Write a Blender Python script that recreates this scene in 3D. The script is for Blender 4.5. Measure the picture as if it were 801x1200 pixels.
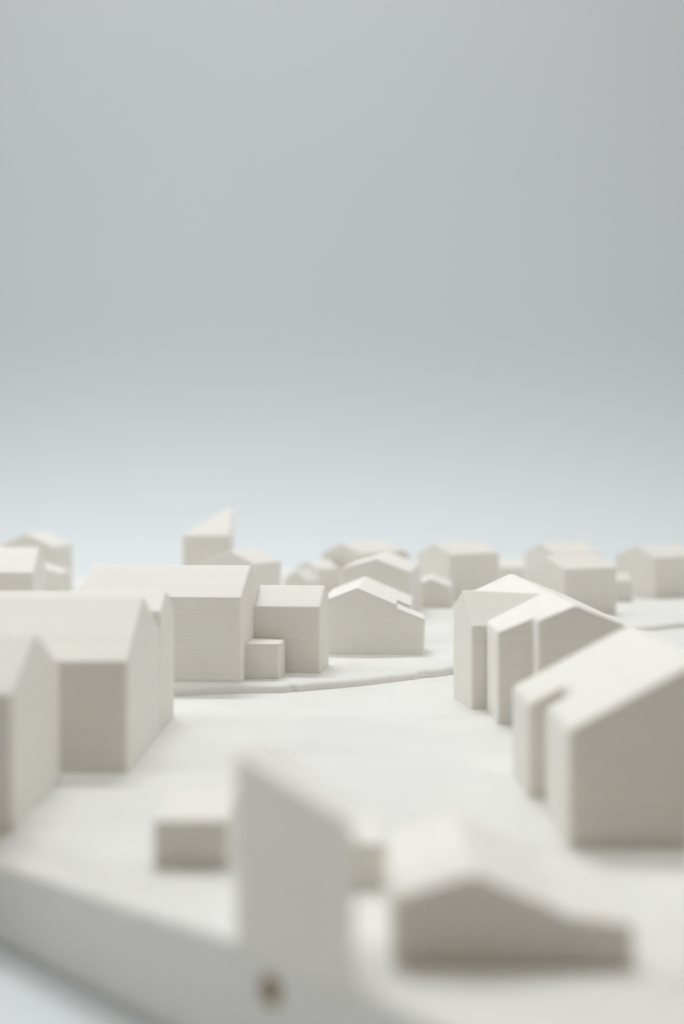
import bpy, bmesh, math, random
from mathutils import Vector

# 1 Blender unit = 1 cm (a small printed town model photographed close up)
sc = bpy.context.scene
for o in list(bpy.data.objects):
    bpy.data.objects.remove(o, do_unlink=True)
sc.unit_settings.system = 'METRIC'
sc.unit_settings.scale_length = 0.01
R = math.radians
COL = sc.collection

# ------------------------------------------------------------------ camera
cam_d = bpy.data.cameras.new('camera')
cam_d.sensor_fit = 'VERTICAL'
cam_d.sensor_height = 36.0
cam_d.lens = 50.0
cam_d.clip_start = 0.05
cam_d.clip_end = 1000.0
cam_d.dof.use_dof = True
cam_d.dof.focus_distance = 19.6
cam_d.dof.aperture_fstop = 0.195          # in cm units: an opening 2.8 mm wide
cam = bpy.data.objects.new('camera', cam_d)
COL.objects.link(cam)
cam.location = (0, 0, 2.6)
cam.rotation_euler = (R(90 - 0.859), 0, 0)
sc.camera = cam

# ------------------------------------------------------------------ studio light
world = bpy.data.worlds.new('World')
sc.world = world
world.use_nodes = True
bg = world.node_tree.nodes['Background']
bg.inputs['Color'].default_value = (1.0, 0.86, 0.69, 1)
bg.inputs['Strength'].default_value = 0.22


def area(name, loc, target, sx, sy, power, color=(1, 1, 1)):
    d = bpy.data.lights.new(name, 'AREA')
    d.shape = 'RECTANGLE'
    d.size, d.size_y = sx, sy
    d.energy = power
    d.color = color
    o = bpy.data.objects.new(name, d)
    COL.objects.link(o)
    o.location = loc
    o.rotation_euler = (Vector(target) - Vector(loc)).to_track_quat('-Z', 'Y').to_euler()
    return o


area('softbox_top', (-3, 33, 40), (-3, 33, 0), 70, 46, 5900, (0.955, 0.985, 1.0))
area('strip_front', (-3, 13, 22), (-3, 13, 0), 50, 3, 1700, (0.955, 0.985, 1.0))
area('strip_back', (-9, 75, 95), (-9, 75, 0), 40, 8, 56500, (0.975, 0.995, 1.0))
area('softbox_left', (-44, 29, 15), (0, 24, 0), 50, 26, 6900, (0.95, 0.985, 1.0))
area('softbox_right', (46, 30, 15), (0, 26, 0), 50, 26, 3300, (0.95, 0.985, 1.0))


vs = sc.view_settings
vs.view_transform = 'Standard'
vs.look = 'None'
vs.exposure = 0.02
vs.gamma = 1.0
vs.use_curve_mapping = False
sc.cycles.use_denoising = True
sc.cycles.max_bounces = 8
sc.cycles.diffuse_bounces = 6


# ------------------------------------------------------------------ materials
def nodes_of(m):
    m.use_nodes = True
    return m.node_tree.nodes, m.node_tree.links, m.node_tree.nodes['Principled BSDF']


def mat_print(name, base, bump=0.6, stretch=(0.15, 0.15, 44.0), dist=0.005, sss=0.0):
    """White printed plastic: fine uneven horizontal layer lines."""
    m = bpy.data.materials.new(name)
    N, L, p = nodes_of(m)
    tc = N.new('ShaderNodeTexCoord')
    oi = N.new('ShaderNodeObjectInfo')
    mp = N.new('ShaderNodeMapping')
    mp.inputs['Scale'].default_value = stretch
    L.new(tc.outputs['Object'], mp.inputs['Vector'])
    mul = N.new('ShaderNodeMath'); mul.operation = 'MULTIPLY'
    mul.inputs[1].default_value = 37.0
    L.new(oi.outputs['Random'], mul.inputs[0])
    n = N.new('ShaderNodeTexNoise')
    n.noise_dimensions = '4D'
    n.inputs['Scale'].default_value = 1.0
    n.inputs['Detail'].default_value = 1.5
    n.inputs['Roughness'].default_value = 0.65
    L.new(mp.outputs['Vector'], n.inputs['Vector'])
    L.new(mul.outputs[0], n.inputs['W'])
    # broad mottling of the plastic
    n2 = N.new('ShaderNodeTexNoise')
    n2.noise_dimensions = '4D'
    n2.inputs['Scale'].default_value = 1.7
    n2.inputs['Detail'].default_value = 4
    L.new(tc.outputs['Object'], n2.inputs['Vector'])
    L.new(mul.outputs[0], n2.inputs['W'])
    ad = N.new('ShaderNodeMath'); ad.operation = 'MULTIPLY_ADD'
    ad.inputs[1].default_value = 0.5
    L.new(n2.outputs['Fac'], ad.inputs[0]); L.new(n.outputs['Fac'], ad.inputs[2])
    cr = N.new('ShaderNodeValToRGB')
    cr.color_ramp.elements[0].position = 0.45
    cr.color_ramp.elements[1].position = 1.05
    a = [c * 0.96 for c in base]; b = [min(1, c * 1.025) for c in base]
    cr.color_ramp.elements[0].color = (*a, 1)
    cr.color_ramp.elements[1].color = (*b, 1)
    L.new(ad.outputs[0], cr.inputs['Fac'])
    L.new(cr.outputs['Color'], p.inputs['Base Color'])
    bp = N.new('ShaderNodeBump')
    bp.inputs['Strength'].default_value = bump
    bp.inputs['Distance'].default_value = dist
    L.new(n.outputs['Fac'], bp.inputs['Height'])
    L.new(bp.outputs['Normal'], p.inputs['Normal'])
    p.inputs['Roughness'].default_value = 0.62
    p.inputs['Subsurface Weight'].default_value = sss
    p.inputs['Subsurface Radius'].default_value = (1.0, 0.8, 0.55)
    p.inputs['Subsurface Scale'].default_value = 0.06
    p.inputs['Specular IOR Level'].default_value = 0.35
    return m


WARM = (0.825, 0.811, 0.772)
M_house = mat_print('printed_plastic', WARM, sss=0.6)
M_ground = mat_print('printed_ground', (0.78, 0.782, 0.764), bump=0.15, stretch=(1.2, 1.6, 30.0), dist=0.008)


def add_contours(m, scale=0.30, steps=16.0, dist=0.012, strength=0.6):
    """Layer contours of a nearly level printed surface: a gently waving height cut into steps."""
    N, L = m.node_tree.nodes, m.node_tree.links
    p = N['Principled BSDF']
    old = p.inputs['Normal'].links[0].from_socket
    tc = N.new('ShaderNodeTexCoord')
    mp = N.new('ShaderNodeMapping')
    mp.inputs['Scale'].default_value = (0.7, 1.25, 0.0)
    L.new(tc.outputs['Object'], mp.inputs['Vector'])
    n = N.new('ShaderNodeTexNoise')
    n.inputs['Scale'].default_value = scale
    n.inputs['Detail'].default_value = 3
    n.inputs['Roughness'].default_value = 0.4
    L.new(mp.outputs['Vector'], n.inputs['Vector'])
    a = N.new('ShaderNodeMath'); a.operation = 'MULTIPLY'; a.inputs[1].default_value = steps
    L.new(n.outputs['Fac'], a.inputs[0])
    fl = N.new('ShaderNodeMath'); fl.operation = 'FLOOR'
    L.new(a.outputs[0], fl.inputs[0])
    fr = N.new('ShaderNodeMath'); fr.operation = 'FRACT'
    L.new(a.outputs[0], fr.inputs[0])
    mr = N.new('ShaderNodeMapRange'); mr.interpolation_type = 'SMOOTHSTEP'
    mr.inputs['From Min'].default_value = 0.84
    L.new(fr.outputs[0], mr.inputs['Value'])
    ad = N.new('ShaderNodeMath'); ad.operation = 'ADD'
    L.new(fl.outputs[0], ad.inputs[0]); L.new(mr.outputs['Result'], ad.inputs[1])
    b = N.new('ShaderNodeBump')
    b.inputs['Strength'].default_value = strength
    b.inputs['Distance'].default_value = dist
    L.new(ad.outputs[0], b.inputs['Height'])
    L.new(old, b.inputs['Normal'])
    L.new(b.outputs['Normal'], p.inputs['Normal'])


add_contours(M_ground)


def mat_plain(name, base, rough, spec=0.3, var=0.03, scale=0.15):
    m = bpy.data.materials.new(name)
    N, L, p = nodes_of(m)
    tc = N.new('ShaderNodeTexCoord')
    n = N.new('ShaderNodeTexNoise')
    n.inputs['Scale'].default_value = scale
    n.inputs['Detail'].default_value = 5
    L.new(tc.outputs['Object'], n.inputs['Vector'])
    cr = N.new('ShaderNodeValToRGB')
    cr.color_ramp.elements[0].color = (*[c * (1 - var) for c in base], 1)
    cr.color_ramp.elements[1].color = (*[min(1, c * (1 + var)) for c in base], 1)
    L.new(n.outputs['Fac'], cr.inputs['Fac'])
    L.new(cr.outputs['Color'], p.inputs['Base Color'])
    p.inputs['Roughness'].default_value = rough
    p.inputs['Specular IOR Level'].default_value = spec
    return m


M_sweep = mat_plain('backdrop_paper', (0.70, 0.742, 0.768), 0.8, 0.15, 0.02, 0.05)
M_brass = mat_plain('dull_brass', (0.26, 0.165, 0.05), 0.5, 0.4, 0.2, 30)


# ------------------------------------------------------------------ helpers
def link_mesh(name, me, mat, parent=None):
    o = bpy.data.objects.new(name, me)
    COL.objects.link(o)
    me.materials.append(mat)
    if parent is not None:
        o.parent = parent
    return o


def tag(o, label=None, cat=None, group=None, kind=None):
    if label: o['label'] = label
    if cat: o['category'] = cat
    if group: o['group'] = group
    if kind: o['kind'] = kind
    return o


def empty(name, loc, rz=0.0):
    e = bpy.data.objects.new(name, None)
    e.empty_display_size = 0.3
    COL.objects.link(e)
    e.location = loc
    e.rotation_euler = (0, 0, rz)
    return e


SINK = 0.25      # the printed walls run down into the terrain


def mesh_from(faces_co, name):
    """faces_co: list of lists of coordinates."""
    vs_, idx, fs = [], {}, []
    for f in faces_co:
        r = []
        for c in f:
            k = (round(c[0], 5), round(c[1], 5), round(c[2], 5))
            if k not in idx:
                idx[k] = len(vs_)
                vs_.append(c)
            r.append(idx[k])
        fs.append(r)
    me = bpy.data.meshes.new(name)
    me.from_pydata(vs_, [], fs)
    me.update()
    return me


def printed(parent, verts, faces, bevel=0.034, wall='wall', roof='roof', mat=None, keep=None):
    """A printed volume with rounded edges; its upward faces become the roof, the rest the wall."""
    bm = bmesh.new()
    bv = [bm.verts.new(v) for v in verts]
    for f in faces:
        bm.faces.new([bv[i] for i in f])
    bmesh.ops.recalc_face_normals(bm, faces=bm.faces[:])
    bm.normal_update()
    zmin = min(v[2] for v in verts)
    sharp = [e for e in bm.edges if len(e.link_faces) == 2
             and not (e.verts[0].co.z < zmin + 1e-4 and e.verts[1].co.z < zmin + 1e-4)
             and e.calc_face_angle() > R(8)
             and not (keep and keep(e.verts[0].co) and keep(e.verts[1].co))]
    bmesh.ops.bevel(bm, geom=sharp, offset=bevel, offset_type='OFFSET', segments=4, profile=0.5,
                    affect='EDGES', clamp_overlap=True)
    bm.normal_update()
    R_, W_ = [], []
    for f in bm.faces:
        if f.normal.z < -0.9:
            continue
        (R_ if f.normal.z > 0.45 else W_).append([tuple(v.co) for v in f.verts])
    bm.free()
    w = link_mesh(wall, mesh_from(W_, wall), mat or M_house, parent)
    r = link_mesh(roof, mesh_from(R_, roof), mat or M_house, parent)
    return w, r


def gable_geo(L, D, he0, he1, hr, t=0.5, x0=0.0, y0=0.0, sink=SINK):
    """Ridge along local x; v = 0 is the near eave. Ridge at fraction t of the depth."""
    v = [(x0, y0, -sink), (x0 + L, y0, -sink), (x0 + L, y0 + D, -sink), (x0, y0 + D, -sink),
         (x0, y0, he0), (x0 + L, y0, he0), (x0 + L, y0 + D, he1), (x0, y0 + D, he1),
         (x0, y0 + D * t, hr), (x0 + L, y0 + D * t, hr)]
    f = [(0, 1, 5, 4), (2, 3, 7, 6), (1, 2, 6, 9, 5), (3, 0, 4, 8, 7), (4, 5, 9, 8), (8, 9, 6, 7), (3, 2, 1, 0)]
    return v, f


def prism_geo(foot, tops, sink=SINK):
    """Footprint polygon (counter-clockwise) with a height for each corner (one roof plane)."""
    n = len(foot)
    v = [(x, y, -sink) for x, y in foot] + [(x, y, z) for (x, y), z in zip(foot, tops)]
    f = [(i, (i + 1) % n, n + (i + 1) % n, n + i) for i in range(n)]
    f.append(tuple(range(n, 2 * n)))
    f.append(tuple(reversed(range(n))))
    return v, f


def house(name, label, cat, group, K, z, rot, L, D, he0, he1, hr, t=0.5, bevel=0.034):
    e = empty(name, (K[0], K[1], z), R(rot))
    tag(e, label, cat, group)
    printed(e, *gable_geo(L, D, he0, he1, hr, t), bevel=bevel)
    return e


# ------------------------------------------------------------------ setting
TABLE = -0.73
T = 0.08      # height of the upper terrace above the lower ground


def ground_z(x, y):
    """Gentle fall of the lower ground towards the left front edge."""
    s = (x + 2.48) * 0.650 - (y - 10.34) * 0.760
    t = (x + 2.48) * 0.760 + (y - 10.34) * 0.650
    a = max(0.0, min(1.25, (2.65 - s) / 2.65))
    b = max(0.0, min(1.0, 1.0 - t / 0.5))
    b = b * b * (3 - 2 * b)
    w = 0.012 * math.sin(0.9 * x + 0.4 * y) + 0.008 * math.sin(1.7 * y - 0.8 * x + 1.0)
    # shallow dip of the street along the foot of the terrace
    yt = 18.75 + 0.42 * max(0.0, x) + 0.12 * x * x * (0.6 if x > 0 else 0.0)
    d = max(0.0, min(1.0, 1.0 - abs(y - yt) / 2.6))
    d = d * d * (3 - 2 * d)
    return -0.15 * a * b + w - 0.012 - 0.04 * d


# table and backdrop: one seamless sheet that curves up behind the model
def build_backdrop():
    prof = [(-40, TABLE), (0, TABLE), (40, TABLE), (78, TABLE)]
    # the sheet bends up quickly at first and eases into the upright
    y, z, n_, length = 78.0, TABLE, 60, 19.0
    for i in range(1, n_ + 1):
        u = (i - 0.5) / n_
        th = R(88) * (1 - (1 - u) ** 1.8)
        y += math.cos(th) * length / n_
        z += math.sin(th) * length / n_
        prof.append((y, z))
    ly, lz = prof[-1]
    prof.append((ly + 2, lz + 60))
    xs = [-90 + 12 * i for i in range(16)]
    v = [(x, y, z) for y, z in prof for x in xs]
    n = len(xs)
    f = [(j * n + i, j * n + i + 1, (j + 1) * n + i + 1, (j + 1) * n + i)
         for j in range(len(prof) - 1) for i in range(n - 1)]
    me = bpy.data.meshes.new('backdrop')
    me.from_pydata(v, [], f)
    me.polygons.foreach_set('use_smooth', [True] * len(f))
    o = link_mesh('backdrop', me, M_sweep)
    tag(o, 'pale grey seamless paper sweep under and behind the town model', kind='structure')


build_backdrop()

EX, EY = 0.650, -0.760          # along the front edge of the slab
NX, NY = 0.760, 0.650           # into the slab


def slab_pt(s, t):
    return -2.48 + EX * s + NX * t, 10.34 + EY * s + NY * t


def build_terrain():
    S0, S1, T0, T1 = -27.0, 7.0, 0.0, 28.0
    ns, nt = 170, 150
    # finer rows close to the front edge, and a small rounding at the rim
    ts = [T1 * (j / nt) ** 1.25 for j in range(nt + 1)]
    v, f = [], []
    for j, t in enumerate(ts):
        for i in range(ns + 1):
            s = S0 + (S1 - S0) * i / ns
            x, y = slab_pt(s, t)
            z = ground_z(x, y)
            if j == 0:
                z -= 0.025
            v.append((x, y, z))
    w = ns + 1
    # push the second row close to the rim so that the edge is rounded
    for i in range(w):
        s = S0 + (S1 - S0) * i / ns
        x, y = slab_pt(s, 0.03)
        v[w + i] = (x, y, ground_z(x, y))
    for j in range(nt):
        for i in range(ns):
            a = j * w + i
            f.append((a, a + 1, a + w + 1, a + w))
    # skirt all round
    rim = [i for i in range(w)] + [j * w + ns for j in range(1, nt + 1)] + \
          [nt * w + i for i in range(ns - 1, -1, -1)] + [j * w for j in range(nt - 1, 0, -1)]
    m = len(rim)
    b0 = len(v)
    for k in rim:
        v.append((v[k][0], v[k][1], TABLE + 0.045))
    b1 = len(v)
    for k in rim:
        x, y, _ = v[k]
        cx, cy = slab_pt(-10, 14)
        d = math.hypot(x - cx, y - cy)
        v.append((x + (cx - x) / d * 0.04, y + (cy - y) / d * 0.04, TABLE + 0.004))
    for q in range(m):
        a, b = rim[q], rim[(q + 1) % m]
        f.append((a, b0 + q, b0 + (q + 1) % m, b))
        f.append((b0 + q, b1 + q, b1 + (q + 1) % m, b0 + (q + 1) % m))
    me = bpy.data.meshes.new('terrain')
    me.from_pydata(v, [], f)
    bm = bmesh.new(); bm.from_mesh(me)
    bmesh.ops.recalc_face_normals(bm, faces=bm.faces[:])
    bm.to_mesh(me); bm.free()
    sm = [p.normal.z > 0.5 for p in me.polygons]
    me.polygons.foreach_set('use_smooth', sm)
    o = link_mesh('terrain', me, M_ground)
    tag(o, 'thick white printed slab of ground that carries the small town', kind='structure')
    return o


terrain = build_terrain()


def catmull(pts, n=10):
    out = []
    P = [pts[0]] + pts + [pts[-1]]
    for i in range(1, len(P) - 2):
        p0, p1, p2, p3 = P[i - 1], P[i], P[i + 1], P[i + 2]
        for k in range(n):
            t = k / n
            out.append(tuple(0.5 * (2 * p1[c] + (p2[c] - p0[c]) * t + (2 * p0[c] - 5 * p1[c] + 4 * p2[c] - p3[c]) * t * t
                                    + (3 * p1[c] - p0[c] - 3 * p2[c] + p3[c]) * t ** 3) for c in (0, 1)))
    out.append(pts[-1])
    return out


def build_terrace():
    edge = catmull([(-13.0, 20.6), (-8.0, 18.9), (-5.0, 18.05), (-3.2, 18.0), (-2.17, 18.32), (-1.33, 18.50),
                    (-0.83, 18.52), (-0.45, 18.70), (0.0, 18.95), (0.5, 19.35), (1.0, 19.82), (1.54, 20.36),
                    (2.6, 21.6), (3.8, 23.6), (5.0, 25.7), (5.85, 26.6), (6.6, 27.3), (8.2, 28.0), (11.0, 28.4)], 14)
    rng = random.Random(4)
    # tiny stair-like jogs of the printed contour
    jog, c = [], 0.0
    for i, p in enumerate(edge):
        if rng.random() < 0.16:
            c = rng.uniform(-0.02, 0.02)
        jog.append(c)
    prof = [(-0.002, -0.12), (0.0, -0.02), (0.006, 0.015), (0.018, 0.038), (0.04, 0.056), (0.075, 0.069), (0.12, T), (0.6, T)]
    v, f = [], []
    n = len(edge)
    for i, (x, y) in enumerate(edge):
        x0, y0 = edge[max(i - 1, 0)]; x1, y1 = edge[min(i + 1, n - 1)]
        dx, dy = x1 - x0, y1 - y0
        d = math.hypot(dx, dy) or 1
        nx, ny = -dy / d, dx / d
        for k, (o, z) in enumerate(prof):
            oo = o + jog[i] * (1.0 if k < 4 else 0.6 if k < 6 else 0)
            v.append((x + nx * oo, y + ny * oo, z))
    m = len(prof)
    for i in range(n - 1):
        for k in range(m - 1):
            a = i * m + k
            f.append((a, a + m, a + m + 1, a + 1))
    # flat top out to the far edges of the slab
    inner = [i * m + m - 1 for i in range(n)]
    far = []
    for i in range(n):
        u = i / (n - 1)
        # rear boundary: along the two far edges of the slab
        far_l = slab_pt(-26.8, 9.0); far_c = slab_pt(-26.8, 27.8); far_r = slab_pt(-8.0, 27.8)
        if u < 0.5:
            q = u / 0.5; a_, b_ = far_l, far_c
        else:
            q = (u - 0.5) / 0.5; a_, b_ = far_c, far_r
        v.append((a_[0] + (b_[0] - a_[0]) * q, a_[1] + (b_[1] - a_[1]) * q, T))
        far.append(len(v) - 1)
    for i in range(n - 1):
        f.append((inner[i], inner[i + 1], far[i + 1], far[i]))
    me = bpy.data.meshes.new('terrace')
    me.from_pydata(v, [], f)
    bm = bmesh.new(); bm.from_mesh(me)
    bmesh.ops.recalc_face_normals(bm, faces=bm.faces[:])
    up = sum(p.normal.z for p in bm.faces)
    if up < 0:
        bmesh.ops.reverse_faces(bm, faces=bm.faces[:])
    bm.to_mesh(me); bm.free()
    me.polygons.foreach_set('use_smooth', [True] * len(me.polygons))
    o = link_mesh('terrace', me, M_ground)
    tag(o, 'raised white terrace with a low curved stepped edge', kind='structure')


build_terrace()

# peg hole with a dull brass pin in the front face of the slab
px, py, pz = -0.396, 7.906, -0.19
pin_bm = bmesh.new()
prev = None
ring = []
for rr, dep in ((0.085, 0.0), (0.085, 0.012), (0.062, 0.016), (0.052, 0.004), (0.045, 0.006)):
    ring.append([pin_bm.verts.new((px + EX * rr * math.cos(a) - NX * dep, py + EY * rr * math.cos(a) - NY * dep,
                                   pz + rr * math.sin(a))) for a in [2 * math.pi * k / 24 for k in range(24)]])
for a, b in zip(ring, ring[1:]):
    for k in range(24):
        pin_bm.faces.new((a[k], a[(k + 1) % 24], b[(k + 1) % 24], b[k]))
pin_bm.faces.new(ring[-1])
bmesh.ops.recalc_face_normals(pin_bm, faces=pin_bm.faces[:])
pin_me = bpy.data.meshes.new('pin')
pin_bm.to_mesh(pin_me); pin_bm.free()
pin = link_mesh('pin', pin_me, M_brass, terrain)
pin['label'] = 'small round brown brass pin in the slab side'

# ------------------------------------------------------------------ houses
GL = 'houses in the left foreground'
GC = 'houses in the middle of the model'
GB = 'houses at the back of the model'
GR = 'houses on the right'
GS = 'small sheds and garages'

house('gabled_house', 'large blurred white gabled house cut by the left frame edge, nearest on the left', 'house', GL,
      (-6.35, 11.06), 0.0, -0.8, 3.8, 1.74, 1.01, 1.04, 1.42, 0.49, 0.04)
house('gabled_house', 'white gabled house with a shaded front wall, just behind the nearest left house', 'house', GL,
      (-6.18, 13.18), -0.03, -0.3, 4.20, 2.28, 1.04, 1.13, 1.57, 0.49, 0.04)
house('gabled_house', 'white house whose gable end peeks out behind the second left house', 'house', GL,
      (-5.865, 15.64), 0.0, -0.8, 3.885, 1.05, 1.27, 1.22, 1.47, 0.48)

house('gabled_house', 'largest sharp white gabled house in the middle, beside the curved terrace edge', 'house', GC,
      (-3.55, 18.90), T, -5.7, 2.24, 1.58, 1.11, 1.19, 1.50, 0.53)
house('lower_house', 'lower sharp white gabled house joined to the right of the largest middle house', 'house', GC,
      (-1.29, 19.72), T, -6.3, 1.00, 0.98, 0.91, 1.01, 1.18, 0.57)
# flat-roofed box against the two
e = empty('flat_roofed_shed', (-1.34, 19.0, T), R(-2))
tag(e, 'tiny flat roofed box shed in the corner between the two sharp middle houses', 'shed', GS)
printed(e, *prism_geo([(0, 0), (0.25, -0.015), (0.505, 0.035), (0.54, 0.62), (0.0, 0.72)], [0.48, 0.48, 0.475, 0.475, 0.48]))

# gable-fronted house with a lean-to on its right
e = empty('gable_fronted_house', (0.836, 21.83, T), R(86.5))
tag(e, 'white gable fronted house with a low lean-to, right of the sharp middle houses', 'house', GC)
# front half: gable and lean-to share one front wall
sec = [(1.19, -SINK), (-0.42, -SINK), (-0.44, 0.545), (0.0, 0.72), (0.0, 0.775), (0.607, 1.03), (1.19, 0.80)]
u1, m_ = 0.87, len(sec)
vv = [(0.0, v_, z_) for v_, z_ in sec] + [(u1, v_, z_) for v_, z_ in sec]
ff = [tuple(range(m_)), tuple(reversed(range(m_, 2 * m_)))] + \
     [(i, (i + 1) % m_, m_ + (i + 1) % m_, m_ + i) for i in range(m_)]
printed(e, vv, ff, bevel=0.028, keep=lambda c: c.x > u1 - 1e-4 and c.y > -0.3)
# rear half: the roof runs on further down on the right
sl_ = (1.03 - 0.772) / 0.607
vv, ff = gable_geo(2.05, 1.41, 1.03 - sl_ * 0.827, 0.80, 1.03, 0.827 / 1.41, x0=u1, y0=-0.22)
printed(e, vv, ff, bevel=0.028, wall='rear_wall', roof='rear_roof', keep=lambda c: c.x < u1 + 1e-4)

house('gable_fronted_house', 'white gable fronted house directly behind the lean-to house in the middle', 'house', GB,
      (1.32, 27.37), T, 83.4, 3.06, 1.37, 0.95, 1.01, 1.21, 0.5)
house('small_garage', 'small garage with a shallow gable, right of the middle gable fronted houses', 'garage', GS,
      (2.36, 30.60), T, 84.9, 1.6, 0.69, 0.44, 0.54, 0.63, 0.67)
house('gabled_house', 'blurred gabled house peeking over the second middle gable fronted house', 'house', GB,
      (0.43, 34.43), T, 50.6, 1.75, 1.22, 1.0, 0.98, 1.25, 0.48)
house('small_gabled_house', 'small gable at the right end of the blurred far middle roof', 'house', GB,
      (1.68, 35.6), T, 85, 0.8, 0.36, 0.93, 0.97, 1.05, 0.5)
house('gabled_house', 'blurred gabled house behind the ridge of the largest middle house', 'house', GB,
      (-1.81, 29.42), T, 66.7, 1.28, 1.32, 1.0, 0.99, 1.26, 0.43)
house('small_garage', 'little blurred garage behind the lower joined house, front one of two', 'garage', GS,
      (-0.79, 31.0), T, 62, 0.62, 0.57, 0.55, 0.58, 0.78, 0.5)
house('small_gabled_house', 'low blurred house behind the little garage in the middle', 'house', GB,
      (-0.56, 34.0), T, 35, 0.65, 1.0, 0.64, 0.64, 0.84, 0.5)
# pointed tower far behind
e = empty('pointed_tower', (-3.87, 34.4, T), 0)
tag(e, 'tall far tower with a steep roof rising to one point', 'tower', None)
printed(e, *prism_geo([(0, 0), (1.19, 0), (1.17, 1.05), (0.98, 1.1)], [1.42, 1.42, 2.08, 2.08]))

house('gabled_house', 'blurred white house with a broad bright roof at the left edge', 'house', GB,
      (-10.0, 27.39), 0.0, 5.5, 4.0, 2.04, 1.0, 1.06, 1.46, 0.52)
house('gable_fronted_house', 'farthest gable fronted house in the upper left', 'house', GB,
      (-7.20, 35.47), 0.0, 83.4, 1.61, 1.33, 1.20, 1.26, 1.53, 0.53)
house('small_garage', 'small blurred garage in front of the farthest left house', 'garage', GS,
      (-6.66, 33.6), 0.05, 80, 0.8, 0.95, 0.60, 0.62, 0.82, 0.7)

house('gabled_house', 'blurred cube-like gabled house behind the small shallow garage', 'house', GB,
      (2.46, 32.47), T, 37.5, 1.56, 1.15, 1.05, 1.07, 1.31, 0.49)
house('low_shed', 'low blurred shed between the two cube-like far houses', 'shed', GS,
      (4.0, 38.2), T, 2, 1.2, 0.9, 0.45, 0.45, 0.68, 0.5)
house('gabled_house', 'blurred gabled house just above the long right-hand house', 'house', GB,
      (4.44, 28.37), T, 32.8, 1.42, 1.21, 0.94, 0.92, 1.20, 0.5)
house('gabled_house', 'hidden far house whose roof shows above the right-hand cube-like house', 'house', GB,
      (5.15, 34.2), T, 32.8, 1.42, 1.21, 0.97, 0.97, 1.24, 0.5)
house('low_shed', 'small low shed between the two far right houses', 'shed', GS,
      (5.6, 32.2), T, 3, 0.99, 0.7, 0.46, 0.46, 0.66, 0.5)
house('gabled_house', 'far gabled house cut by the right frame edge', 'house', GB,
      (7.30, 33.18), T, 36.1, 1.60, 1.26, 0.95, 0.97, 1.23, 0.47)

# long house on the right with a side wing
e = empty('long_house', (0, 0, 0))
tag(e, 'long white house with a gabled side wing, middle right', 'house', GR)
xl, xr_, xm = 1.72, 3.36, 2.53
yb = 21.3
# footprint with the jog in the front wall; roof planes meet on the ridge xm
hL, hR, hT = 1.03, 1.03, 1.36


def zl(x): return hL + (hT - hL) * (x - xl) / (xm - xl)


def zr(x): return hT + (hR - hT) * (x - xm) / (xr_ - xm)


jx = 2.115
b = [(xl, 15.76), (jx, 15.76), (jx, 15.40), (xm, 15.40), (xr_, 15.40), (xr_, yb), (xm, yb + 0.05), (xl, yb - 0.35)]
zt = [zl(xl), zl(jx), zl(jx), hT, hR, hR, hT, zl(xl)]
n = len(b)
vv = [(x, y, -SINK) for x, y in b] + [(x, y, z) for (x, y), z in zip(b, zt)]
ff = [(i, (i + 1) % n, n + (i + 1) % n, n + i) for i in range(n) if i not in (2, 3, 5, 6)]
ff += [(2, 3, 4, n + 4, n + 3, n + 2), (5, 6, 7, n + 7, n + 6, n + 5)]
ff += [(n + 0, n + 1, n + 2, n + 3, n + 6, n + 7), (n + 3, n + 4, n + 5, n + 6), tuple(reversed(range(n)))]
printed(e, vv, ff, bevel=0.036)
w = [(1.535, 16.90), (2.50, 17.0), (2.40, 18.15), (1.41, 18.06)]
rl, rr2 = (1.473, 17.50), (2.45, 17.58)
vv = [(x, y, -SINK) for x, y in w] + [(w[0][0], w[0][1], 0.98), (w[1][0], w[1][1], 0.98),
                                      (w[2][0], w[2][1], 1.15), (w[3][0], w[3][1], 1.15),
                                      (*rl, 1.385), (*rr2, 1.335)]
ff = [(0, 1, 5, 4), (2, 3, 7, 6), (1, 2, 6, 9, 5), (3, 0, 4, 8, 7), (4, 5, 9, 8), (8, 9, 6, 7), (3, 2, 1, 0)]
printed(e, vv, ff, wall='wing_wall', roof='wing_roof')

# big house in the right foreground with a slot in its left side
e = empty('notched_house', (0, 0, 0))
tag(e, 'big blurred white house with a notch in its left side, right foreground', 'house', GR)
xe, xm, xr_ = 1.66, 2.65, 3.7
ze, hT, hR = 0.835, 1.365, 0.80
sl = (hT - ze) / (xm - xe)


def zl2(x): return ze + sl * (x - xe)


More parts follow.
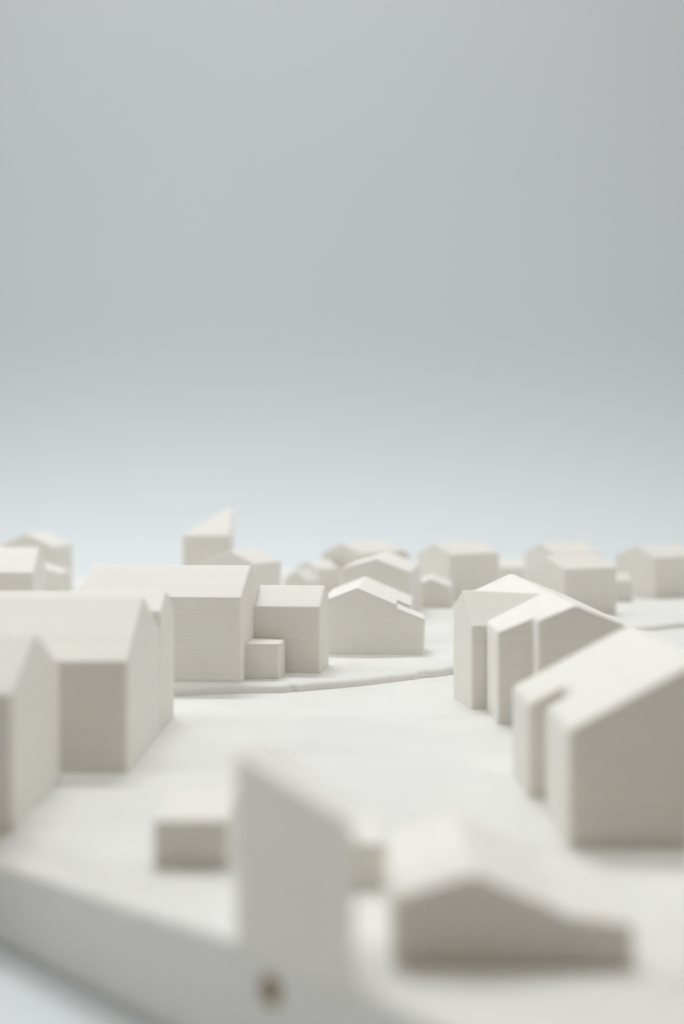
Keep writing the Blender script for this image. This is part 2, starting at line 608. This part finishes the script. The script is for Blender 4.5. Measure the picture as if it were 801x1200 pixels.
b = [(1.66, 10.44), (xm, 10.44), (xr_, 10.44), (xr_, 13.15), (xm, 13.15), (1.575, 13.15), (1.575, 12.02), (1.875, 12.02),
     (1.875, 11.58), (1.66, 11.58)]
zt = [zl2(1.66), hT, hR, hR, hT, zl2(1.575), zl2(1.575), zl2(1.875), zl2(1.875), zl2(1.66)]
n = len(b)
vv = [(x, y, -SINK) for x, y in b] + [(x, y, z) for (x, y), z in zip(b, zt)]
ff = [(i, (i + 1) % n, n + (i + 1) % n, n + i) for i in range(n) if i not in (0, 1, 3, 4)]
ff += [(0, 1, 2, n + 2, n + 1, n + 0), (3, 4, 5, n + 5, n + 4, n + 3)]
ff += [(n + 0, n + 1, n + 4, n + 5, n + 6, n + 7, n + 8, n + 9), (n + 1, n + 2, n + 3, n + 4), tuple(reversed(range(n)))]
printed(e, vv, ff, bevel=0.045)

# low garage cut by the right frame edge in front of it
e = empty('low_garage', (1.88, 7.6, 0), R(0))
tag(e, 'sliver of a low building at the right frame edge, before the notched house', 'garage', GS)
printed(e, *prism_geo([(0, 0), (1.2, 0), (1.6, 1.9), (0.46, 1.9)], [0.47, 0.47, 0.49, 0.49]), bevel=0.036)

# foreground: tower on the slab edge, two small boxes and a low gabled house
def edge_pt(t, inset=0.0):
    return (-2.48 + 1.25 * t + NX * inset, 10.34 - 1.46 * t + NY * inset)


e = empty('pointed_tower', (0, 0, 0))
tag(e, 'tall blurred tower with a slanting top on the front edge of the slab', 'tower', None)
fl, fr = edge_pt(1.49, -0.004), edge_pt(2.04, -0.004)
printed(e, *prism_geo([fl, fr, (-0.005, 8.2), (-0.48, 8.55)], [1.09, 0.86, 0.84, 1.10], sink=0.06), bevel=0.036)

e = empty('low_box_shed', (-1.31, 9.81, 0.0), 0)
tag(e, 'low blurred box shed left of the foreground tower', 'shed', GS)
printed(e, *prism_geo([(0, 0), (0.53, 0), (0.53, 1.0), (0, 1.0)], [0.32, 0.32, 0.34, 0.34]), bevel=0.036)
e = empty('low_box_shed', (-0.18, 9.34, 0.0), 0)
tag(e, 'smallest blurred box between the foreground tower and the low foreground house', 'shed', GS)
printed(e, *prism_geo([(0, 0), (0.47, 0), (0.47, 0.85), (0, 0.85)], [0.275, 0.275, 0.29, 0.29]), bevel=0.036)

e = empty('low_gabled_house', (1.22, 7.77, 0.0), R(89.8))
tag(e, 'low blurred gable fronted house with a side lean-to, bottom right foreground', 'house', GR)
printed(e, *gable_geo(1.5, 0.94, 0.28, 0.36, 0.50, 0.53), bevel=0.036)
printed(e, *prism_geo([(0.0, 0.03), (0.0, -0.39), (1.3, -0.39), (1.3, 0.03)], [0.275, 0.21, 0.21, 0.275]),
        bevel=0.036, wall='lean_to_wall', roof='lean_to_roof')
